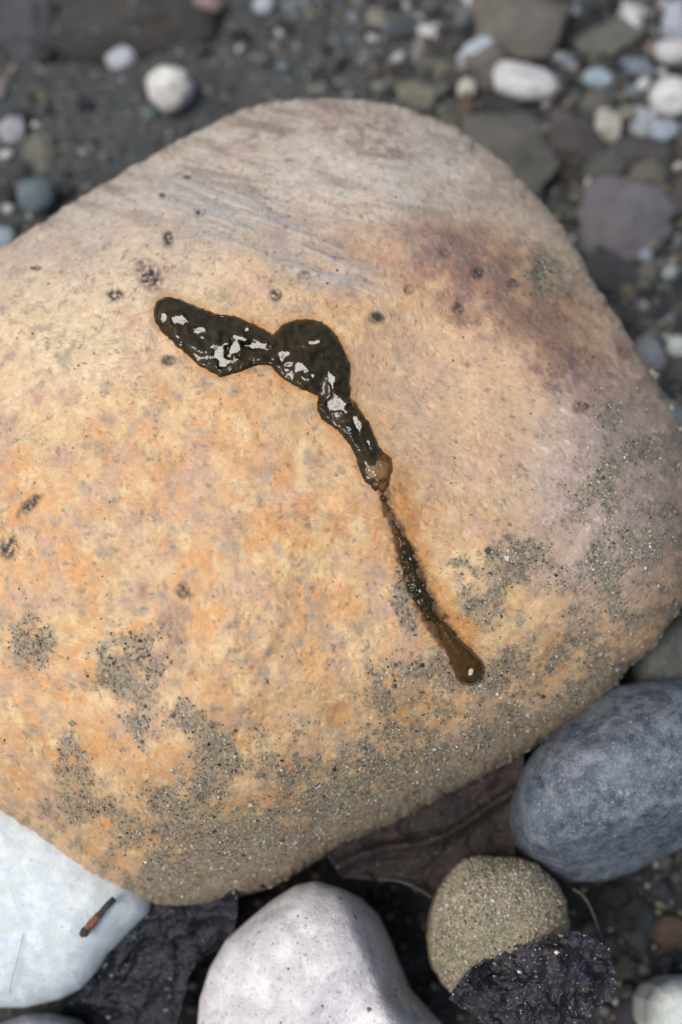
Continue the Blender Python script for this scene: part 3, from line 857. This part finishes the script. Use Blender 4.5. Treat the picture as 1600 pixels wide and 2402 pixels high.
# ------------------------------------------------------------------ twig, stems
def tube(name, pts, rad, mat, seg=8):
    """pts: (px, py, depth); rad in photo pixels per point"""
    W = world(*np.array(pts, float).T); n_ = len(W)
    T = np.gradient(W, axis=0); T /= np.linalg.norm(T, axis=1)[:, None]
    up = np.array([0, 0, 1.0]); V = []
    for i in range(n_):
        a = np.cross(T[i], up); a /= np.linalg.norm(a) + 1e-9; b = np.cross(T[i], a)
        r = rad[i] * px_size(pts[i][2])
        for k in range(seg):
            an = 2 * math.pi * k / seg; rr = r * random.uniform(.88, 1.12)
            V.append(W[i] + rr * (math.cos(an) * a + math.sin(an) * b))
    V = np.array(V); F = []
    for i in range(n_ - 1):
        for k in range(seg):
            F.append((i * seg + k, i * seg + (k + 1) % seg, (i + 1) * seg + (k + 1) % seg, (i + 1) * seg + k))
    V = np.vstack([V, W[0], W[-1]])
    F3 = [(len(V) - 2, (k + 1) % seg, k) for k in range(seg)] + [(len(V) - 1, (n_ - 1) * seg + k, (n_ - 1) * seg + (k + 1) % seg) for k in range(seg)]
    return V, F, F3
def tube_obj(name, pts, rad, mat, org=None, parent=None, seg=8):
    V, F, F3 = tube(name, pts, rad, mat, seg)
    o_ = V.mean(0) if org is None else org
    me = mesh_from(name, V - o_, F, F3)
    return put(name, me, mat, o_ if parent is None else (0, 0, 0), parent), o_
TW = stone_mat('red_twig_bark', alb(150, 98, 76), alb(124, 80, 64), alb(96, 70, 58), sc=400, speck=.3, light=.1, bump=.0003)
TD = stone_mat('dark_twig_bark', alb(72, 60, 54), alb(56, 48, 46), alb(40, 36, 36), sc=400, speck=.3, light=.1, bump=.0003)
ST = stone_mat('dry_stem', alb(92, 92, 84), alb(74, 74, 68), alb(60, 58, 52), sc=500, speck=.1, light=.1)
WL_depth = .2735
tw, torg = tube_obj('twig', [(233, 2146, WL_depth), (222, 2158, WL_depth), (212, 2170, WL_depth), (203, 2180, WL_depth)], [9, 10, 10, 9], TW)
tag(tw, 'short reddish-brown twig lying on the pale bluish-white stone', 'twig')
a_, _ = tube_obj('bark', [(268, 2108, .2745), (254, 2122, .274), (243, 2134, WL_depth), (232, 2147, WL_depth)], [7, 8, 7, 8], TD, torg, tw)
a_, _ = tube_obj('broken_end', [(206, 2178, WL_depth - .0002), (198, 2188, WL_depth), (190, 2194, WL_depth)], [9.5, 12, 7], TD, torg, tw)

def curve(pts, n=24):
    P_ = np.array(pts, float); u = np.linspace(0, len(P_) - 1, n)
    out = []
    for x in u:
        i = min(int(x), len(P_) - 2); f = x - i
        p0, p1, p2, p3 = P_[max(i - 1, 0)], P_[i], P_[i + 1], P_[min(i + 2, len(P_) - 1)]
        out.append(.5 * (2 * p1 + (p2 - p0) * f + (2 * p0 - 5 * p1 + 4 * p2 - p3) * f * f + (3 * p1 - p0 - 3 * p2 + p3) * f ** 3))
    return np.array(out)
for pts, r, lab in (
    ([(1345, 2085, .283), (1375, 2110, .280), (1400, 2165, .277), (1416, 2225, .273), (1432, 2290, .268), (1448, 2325, .268)], 3.6,
     'thin curved grey stem arching beside the crumpled purple-brown leaf'),
    ([(880, 2062, .290), (930, 2066, .288), (975, 2082, .287), (1012, 2106, .286)], 2.6, 'fine dry stem along the lower edge of the reddish-brown leaf'),
    ([(55, 2190, .2735), (42, 2250, .2735), (26, 2310, .276), (20, 2365, .290)], .6, 'hair-thin dark fibre lying on the pale bluish-white stone')):
    c_ = curve(pts)
    o_, _ = tube_obj('stem', c_, np.full(len(c_), r), ST, seg=6)
    tag(o_, lab, 'stem')

# ------------------------------------------------------------------ pebbles
def pebble_mesh(seed, sub=4, rough=.1, ang=0.0):
    import bmesh
    bm = bmesh.new(); bmesh.ops.create_icosphere(bm, subdivisions=sub, radius=1)
    V = np.array([v_.co[:] for v_ in bm.verts])
    r = np.random.default_rng(seed)
    if ang:
        for _ in range(9):                                 # flatten random facets
            nrm = r.normal(size=3); nrm /= np.linalg.norm(nrm); k = r.uniform(.5, .82)
            dd = V @ nrm; V -= np.where(dd > k, (dd - k) * ang, 0)[:, None] * nrm
    V *= (1 + .16 * fbm(V * .9 + seed, 2, seed) + rough * .35 * fbm(V * 4 + seed, 3, seed + 1))[:, None]
    for v_, c_ in zip(bm.verts, V): v_.co = c_
    me = bpy.data.meshes.new('pebble'); bm.to_mesh(me); bm.free()
    me.polygons.foreach_set('use_smooth', np.ones(len(me.polygons), bool))
    me.materials.append(PEB)
    return me
PEB = stone_mat('pebble_stone', None, None, None, sc=2.0, speck=.2, light=.12, objcol=True, bump=.0006, dusty=alb(84, 87, 86))
R_MESH = [pebble_mesh(s_, 4, .22, .0) for s_ in range(4)]
A_MESH = [pebble_mesh(20 + s_, 4, .55, .95) for s_ in range(9)]
CAMROT = Euler((PITCH, 0, 0)).to_matrix()
KEEP = []
def pebble(px, py, wpx, hpx, ang, col, label, kind='a', thick=.75, lift=.25, cat='pebble', name='pebble'):
    p, d = on_height(px, py, 0.0)
    for _ in range(4):
        s_ = px_size(d); rad = min(wpx, hpx) * .5 * s_
        z = float(ground_z(p[0], p[1])) + rad * (lift * .8 + .28)
        p, d = on_height(px, py, z)
    me = (A_MESH if kind == 'a' else R_MESH)[random.randrange(9 if kind == 'a' else 4)]
    o_ = bpy.data.objects.new(name, me); COL.objects.link(o_)
    s_ = px_size(d)
    th_ = min(wpx, hpx) * .5 * s_ * thick
    o_.matrix_world = Matrix.Translation(p) @ (CAMROT @ Matrix.Rotation(math.radians(-ang), 3, 'Z')).to_4x4() \
        @ Matrix.Diagonal((wpx * .5 * s_ * (1.2 if kind == 'a' else 1.05), hpx * .5 * s_ * (1.2 if kind == 'a' else 1.05), th_, 1))
    cc = alb(*col) * (1.4 if sum(col) > 540 else .85 if sum(col) < 400 else 1.0); cc = cc.mean() + (cc - cc.mean()) * .8
    o_.color = (*cc, 1)
    KEEP.append((p[0], p[1], max(wpx, hpx) * .55 * s_))
    tag(o_, label, cat)
    return o_
PB = [
 (398, 208, 106, 104, 0, (240, 238, 228), 'bright white rounded pebble above the top left shoulder of the boulder', 'r', .9, .7),
 (288, 132, 80, 58, -30, (205, 212, 222), 'white pebble half sunk in silt, up and left of the bright white rounded one', 'r', .8, .3),
 (490, 8, 72, 60, 0, (190, 158, 152), 'dusty pink pebble at the top edge of the picture', 'r', .8, .3),
 (618, 14, 50, 46, 0, (205, 212, 222), 'small bluish-white pebble at the top edge just right of the pink one', 'r', .8, .3),
 (690, 20, 42, 48, 0, (142, 158, 166), 'small slate-blue pebble at the top edge beside the bluish-white one', 'a', .8, .3),
 (0, 210, 28, 46, 0, (180, 166, 160), 'small pinkish pebble cut by the left edge', 'r', .8, .3),
 (28, 302, 62, 66, 20, (178, 180, 188), 'pale lilac-grey pebble near the left edge', 'a', .8, .3),
 (96, 360, 66, 80, 0, (140, 138, 122), 'khaki-grey lump of gravel right of the lilac-grey pebble', 'a', .7, .2),
 (86, 460, 86, 82, 0, (122, 146, 158), 'round slate-blue pebble low at the left, next to the boulder', 'r', .9, .35),
 (6, 560, 60, 56, 0, (175, 190, 205), 'pale blue pebble peeping out at the left edge behind the boulder', 'r', .8, .3),
 (60, 70, 130, 150, 10, (96, 94, 100), 'rough dark purplish-grey stone in the top left corner', 'a', .6, .2),
 (262, 74, 400, 150, -8, (62, 58, 52), 'long dark brown slab lying in place of a shadow in the hollow at the top left', 'a', .5, .05),  # dark slab put where a shadow lies over the ground
 (350, 268, 28, 30, 0, (130, 150, 146), 'tiny teal-grey pebble right below the bright white rounded one', 'a', .8, .3),
 (1135, 0, 92, 60, 10, (220, 222, 220), 'white pebble at the top edge touching the big taupe stone', 'r', .8, .35),
 (1242, 42, 230, 160, 0, (134, 126, 114), 'big flat taupe stone at the top edge', 'a', .6, .25),
 (1198, 74, 56, 42, -5, (214, 222, 228), 'left one of two small white pebbles sitting on the big taupe stone', 'r', .9, 1.6),
 (1254, 76, 44, 46, 0, (210, 210, 206), 'right one of two small white pebbles sitting on the big taupe stone', 'r', .9, 1.6),
 (884, 42, 66, 50, 15, (172, 166, 148), 'beige pebble near the top middle', 'a', .8, .3),
 (985, 112, 34, 72, 15, (172, 162, 150), 'slim upright light taupe pebble right of the beige one', 'r', .8, .3),
 (950, 70, 70, 60, 0, (92, 100, 106), 'dark bluish pebble between the beige one and the slim upright one', 'a', .8, .2),
 (1116, 122, 100, 54, -35, (192, 204, 212), 'long pale blue pebble tilted up to the right below the big taupe stone', 'r', .8, .4),
 (1270, 126, 36, 42, 0, (150, 144, 132), 'small grey-beige pebble under the right white one', 'a', .8, .3),
 (1478, 46, 78, 84, 20, (214, 216, 214), 'whitish pebble capping the long olive-grey stone at the top right', 'a', .8, .8),
 (1425, 92, 200, 78, -25, (132, 134, 120), 'long olive-grey stone at the top right', 'a', .6, .25),
 (1592, 60, 60, 90, 0, (186, 194, 206), 'bluish-white upright pebble on the right edge near the top', 'a', .8, .4),
 (1578, 122, 80, 56, 0, (224, 222, 220), 'white oval pebble on the right edge below the bluish upright one', 'r', .8, .7),
 (1530, 116, 36, 40, 0, (168, 150, 136), 'small fawn pebble left of the white oval on the right edge', 'r', .8, .5),
 (1505, 166, 96, 42, 5, (150, 166, 186), 'flat blue-grey pebble at the upper right', 'a', .8, .3),
 (1222, 190, 170, 82, 12, (216, 218, 216), 'largest oval white pebble, above the dark hollow at the upper right of the boulder', 'r', .7, .6),
 (1150, 160, 110, 84, 20, (142, 134, 122), 'taupe stone against the left end of the largest oval white pebble', 'a', .7, .3),
 (1286, 212, 60, 50, 20, (160, 144, 130), 'pinkish-brown pebble against the right end of the largest oval white pebble', 'a', .7, .3),
 (1402, 184, 64, 48, 10, (176, 200, 212), 'ice-blue oval pebble at the upper right', 'r', .8, .4),
 (990, 220, 100, 62, 0, (156, 150, 124), 'buff pebble just behind the crown of the boulder', 'a', .7, .3),
 (1094, 208, 40, 52, 0, (220, 214, 196), 'cream tip pebble standing at the left rim of the dark hollow', 'r', .8, 1.2),
 (1096, 252, 36, 72, 12, (136, 112, 88), 'brown upright pebble under the cream tip', 'a', .8, .6),
 (1190, 268, 150, 86, 8, (54, 52, 48), 'blackish brown stone in place of the shaded hollow beneath the largest oval white pebble', 'a', .5, .0),  # blackish stone fills the cavity to paint in its darkness
 (1408, 252, 74, 66, 0, (134, 130, 116), 'grey-beige pebble below the ice-blue one', 'a', .8, .3),
 (1572, 228, 92, 98, 0, (228, 228, 224), 'large round white pebble on the right edge', 'r', .8, .5),
 (1430, 296, 66, 82, 30, (196, 194, 178), 'creamy white knobbly pebble right of centre in the upper gravel', 'a', .8, .5),
 (1460, 272, 54, 40, -10, (166, 160, 140), 'pale tan pebble leaning on the creamy knobbly one', 'a', .8, .6),
 (1510, 288, 56, 64, 0, (174, 184, 188), 'pale grey-blue pebble left of two below the large round white one', 'a', .8, .4),
 (1556, 306, 70, 52, 0, (178, 190, 206), 'light blue pebble right of two below the large round white one', 'r', .8, .4),
 (1326, 284, 66, 62, 0, (122, 112, 118), 'mauve pebble right of the dark hollow', 'a', .8, .3),
 (1264, 308, 60, 34, -8, (168, 162, 128), 'small yellowish pebble at the lower lip of the dark hollow', 'a', .8, .6),
 (1365, 340, 150, 90, 0, (92, 84, 82), 'dark reddish-grey stone under the mauve pebble', 'a', .6, .2),
 (1212, 378, 270, 160, 10, (112, 108, 100), 'broad grey stone touching the upper right shoulder of the boulder', 'a', .6, .25),
 (1420, 396, 80, 92, 0, (110, 110, 102), 'medium grey pebble above the big purple-grey stone', 'a', .8, .3),
 (1512, 366, 170, 100, -8, (88, 82, 86), 'dark plum stone at the right, above the flat tan pebble', 'a', .6, .3),
 (1530, 412, 88, 56, -10, (138, 132, 112), 'flat tan pebble resting on the big purple-grey stone', 'a', .7, .9),
 (1472, 520, 200, 176, 0, (128, 122, 130), 'big angular purple-grey stone at the right of the boulder', 'a', .7, .35),
 (1592, 470, 70, 100, 0, (96, 90, 82), 'brownish stone at the right edge beside the big purple-grey one', 'a', .7, .2),
 (1440, 642, 130, 80, 25, (72, 72, 74), 'charcoal stone below the big purple-grey one', 'a', .6, .2),
 (1520, 640, 44, 54, 0, (138, 134, 122), 'small taupe pebble right of the charcoal stone', 'r', .8, .3),
 (1572, 640, 38, 32, -15, (176, 190, 198), 'small pale blue pebble near the right edge beside the taupe one', 'r', .8, .4),
 (1474, 682, 34, 30, 0, (150, 142, 96), 'tiny mustard pebble below the charcoal stone', 'r', .8, .3),
 (1590, 606, 36, 26, 0, (138, 116, 60), 'tiny ochre pebble on the right edge', 'r', .8, .3),
 (1522, 838, 76, 96, -20, (158, 162, 170), 'grey-white pebble touching the right shoulder of the boulder', 'r', .8, .4),
 (1588, 812, 48, 52, 0, (214, 220, 216), 'round white pebble on the right edge beside the grey-white one', 'r', .9, .5),
 (1600, 880, 60, 60, 0, (92, 92, 92), 'dark grey pebble on the right edge under the round white one', 'a', .8, .2),
 (1596, 985, 60, 66, 0, (146, 158, 168), 'grey-blue pebble on the right edge where the boulder bulges out', 'r', .8, .4),
 (1572, 2186, 92, 76, 0, (122, 96, 72), 'dim brown round pebble near the lower right edge', 'r', .8, .6),
 (1518, 2158, 46, 60, 20, (54, 66, 88), 'dark navy pebble left of the dim brown one', 'a', .8, .6),
 (1502, 2206, 44, 44, 0, (84, 90, 88), 'small grey-green pebble below the navy one', 'a', .8, .6),
 (1488, 2128, 52, 40, 0, (64, 64, 62), 'dark grey pebble above the navy one', 'a', .8, .5),
 (1556, 2096, 50, 44, 0, (56, 64, 78), 'dark steel-blue pebble above the dim brown one', 'a', .8, .5),
 (1476, 2385, 62, 80, 10, (62, 60, 76), 'dark violet pebble at the bottom edge left of the white speckled stone', 'r', .8, .8),
 (1440, 2100, 60, 50, 0, (60, 58, 54), 'dark brown pebble below the blue-grey stone', 'a', .8, .5),
 (1460, 2270, 60, 54, 0, (70, 66, 64), 'dull brown-grey pebble right of the crumpled leaf', 'a', .8, .5),
]
for q in PB:
    x, y, wpx, hpx, ang, col, lab, kd, thk, lft = q
    pebble(x, y, wpx, hpx, ang, col, lab, kd, thk, lft, cat='stone' if wpx > 125 else 'pebble', name='stone' if wpx > 125 else 'pebble')

CLS = [('chalk-white', (226, 226, 220), 'r', .13), ('pale blue-grey', (166, 182, 198), 'a', .10), ('mid-grey', (128, 130, 128), 'a', .22), ('dark slate', (66, 72, 80), 'a', .24),
       ('olive-buff', (140, 134, 108), 'a', .12), ('reddish-brown', (108, 84, 74), 'a', .09), ('black', (40, 42, 44), 'a', .10)]
rp = random.Random(77)
import re
ANCH = [(q[0], q[1], re.split(r' (?:above|half|at|just|cut|near|low|right of|beside|in|lying|touching|sitting|between|below|under|capping|on|left of|against|standing|beneath|leaning|behind|tilted|where|resting|pushed|of)(?= )', q[6].replace('one of two', 'member of the pair of'))[0]) for q in PB]
ANCH = [(a, b, c.replace(' member', '')) for a, b, c in ANCH]
_cnt = {}
for a in ANCH: _cnt[a[2]] = _cnt.get(a[2], 0) + 1
ANCH = [a for a in ANCH if _cnt[a[2]] == 1 and len(a[2].split()) >= 3]
USED = set()
def own_label(x, y, wd, ar, nm):
    size = 'tiny' if wd < 27 else 'small' if wd < 38 else 'fair-sized'
    shp = 'longish' if ar < .7 else 'oval' if ar < .84 else 'roundish'
    near = sorted(ANCH, key=lambda a: (a[0] - x) ** 2 + (a[1] - y) ** 2)[:7]
    for a in near:
        dx, dy = x - a[0], y - a[1]
        ang_ = math.degrees(math.atan2(-dy, dx)) % 360
        w_ = ['right of', 'up and right of', 'above', 'up and left of', 'left of', 'down and left of', 'below', 'down and right of'][int((ang_ + 22.5) // 45) % 8]
        for form in ('%s %s pebble %s the %s' % (size, nm, w_, a[2]), '%s %s %s pebble %s the %s' % (size, shp, nm, w_, a[2])):
            if form not in USED:
                USED.add(form)
                return form
    return 'small ' + nm + ' pebble among the loose gravel'
FILL = []
zones = [(880, 1620, 0, 420, 118, 22, 54), (1330, 1620, 420, 980, 46, 22, 50), (0, 240, 210, 520, 14, 22, 46), (430, 880, 0, 150, 16, 20, 38), (1400, 1620, 2070, 2330, 16, 22, 44)]
for x0, x1, y0, y1, cnt, lo, hi in zones:
    made = 0
    for _ in range(cnt * 30):
        if made >= cnt: break
        x, y = rp.uniform(x0, x1), rp.uniform(y0, y1)
        if rock.t_of(np.array([x]), np.array([y]))[0] < 1.0: continue
        wd = lo * (hi / lo) ** (rp.random() ** 1.6)
        p_, d_ = on_height(x, y, 0.0)
        rr_ = wd * .5 * px_size(d_)
        if any((p_[0] - kx) ** 2 + (p_[1] - ky) ** 2 < (kr * .72 + rr_ * .7) ** 2 for kx, ky, kr in KEEP): continue
        u_ = rp.random(); k_ = 0
        while u_ > CLS[k_][3] and k_ < len(CLS) - 1: u_ -= CLS[k_][3]; k_ += 1
        nm, cl, kd, _w = CLS[k_]
        dim = .45 if y > 2000 else 1.0  # pebble colour darkened in the front gap to paint its dimness
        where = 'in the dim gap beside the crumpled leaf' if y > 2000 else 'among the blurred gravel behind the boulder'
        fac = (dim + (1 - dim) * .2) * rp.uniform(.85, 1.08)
        ar = rp.uniform(.6, .95)
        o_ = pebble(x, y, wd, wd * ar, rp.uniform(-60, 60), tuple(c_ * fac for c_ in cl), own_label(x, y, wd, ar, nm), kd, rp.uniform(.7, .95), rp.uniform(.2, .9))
        o_['group'] = 'small ' + nm + ' pebbles ' + where
        made += 1
    FILL.append(made)
print('FILL', FILL)

# ------------------------------------------------------------------ loose gravel and sand: nobody could count it
def ico(seed):
    import bmesh
    bm = bmesh.new(); bmesh.ops.create_icosphere(bm, subdivisions=1, radius=1)
    V = np.array([v_.co[:] for v_ in bm.verts]); F = np.array([[v_.index for v_ in f.verts] for f in bm.faces]); bm.free()
    return V, F
IV, IF = ico(0)
def gravel(name, n, lo, hi, dens, pal, p, seed, smooth, label):
    r = np.random.default_rng(seed)
    xs_, ys_, ss = [], [], []
    x = r.uniform(-.24, .26, n * 3); y = r.uniform(-.05, .44, n * 3)
    k = r.random(len(x)) < dens(x, y)
    for cx_, cy_, cr in KEEP:
        k &= (np.hypot(x - cx_, y - cy_) > cr) | (r.random(len(x)) < .06)
    x, y = x[k][:n], y[k][:n]
    n = len(x)
    s_ = lo * (hi / lo) ** (r.random(n) ** 2.6)
    z = ground_z(x, y) + s_ * r.uniform(-.1, .9, n)
    base = [IV * (1 + .35 * fbm(IV * 1.3 + q_, 2, q_))[:, None] for q_ in range(12)]
    V = np.stack([base[i] for i in r.integers(0, 12, n)]) * (s_[:, None] * r.uniform(.6, 1.2, (n, 3)))[:, None]
    an = r.uniform(0, 2 * np.pi, n); ca, sa = np.cos(an), np.sin(an)
    V = np.stack([V[..., 0] * ca[:, None] - V[..., 1] * sa[:, None], V[..., 0] * sa[:, None] + V[..., 1] * ca[:, None], V[..., 2]], -1)
    V += np.stack([x, y, z], -1)[:, None]
    F = (IF[None] + (np.arange(n) * len(IV))[:, None, None]).reshape(-1, 3)
    me = mesh_from(name, V.reshape(-1, 3), None, F, smooth)
    pal = np.array(pal); C = pal[r.choice(len(pal), n, p=np.array(p) / sum(p))] * (.35 + 1.2 * r.random((n, 1)) ** 1.5)
    dk = (sstep(.10, .06, y) * .72)[:, None]  # gravel colour darkened toward the front, painting in the gap shade
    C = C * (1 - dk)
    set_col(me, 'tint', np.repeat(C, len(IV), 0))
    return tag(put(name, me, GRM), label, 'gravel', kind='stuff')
m = N('gravel_stone'); v = m.obj()
c = m.mix(m.ramp(m.noise(v, 500, 5, .7), (.4, 0.0), (.65, .6)), m.attr('tint'), alb(120, 116, 104))
m.l(c, m.p.inputs['Base Color']); m.p.inputs['Roughness'].default_value = .7
m.bump(m.noise(v, 900, 4, .7), .0008, .7)
GRM = m.m
gpal = [alb(116, 118, 116), alb(84, 88, 90), alb(52, 56, 60), alb(150, 150, 144), alb(214, 220, 224), alb(94, 86, 82), alb(112, 126, 138), alb(132, 126, 106)]
def dR(x, y):
    return np.clip(.08 + .9 * sstep(-.04, .06, x + .25 * (y - .25)) + .5 * sstep(-.13, -.17, x) , 0, 1)
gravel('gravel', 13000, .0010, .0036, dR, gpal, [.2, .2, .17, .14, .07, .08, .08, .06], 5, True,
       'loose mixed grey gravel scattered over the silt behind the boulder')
def dS(x, y): return np.full_like(x, .9)
sgp = np.vstack([GR_PAL * .62])
r_ = np.random.default_rng(9); n = 42000
x = r_.uniform(-.22, .24, n); y = r_.uniform(-.04, .42, n)
s_ = .0003 * (5.0 ** (r_.random(n) ** 2))
P = np.stack([x, y, ground_z(x, y) + s_ * .3], -1)
so_ = grains('coarse_sand', P, s_, grain_cols(n, [.06, .12, .16, .18, .18, .14, .08, .015, .03, .05], r_) * .8, None, GM, r_)
tag(so_, 'coarse grey sand spread over the ground between the stones', 'sand', kind='stuff')
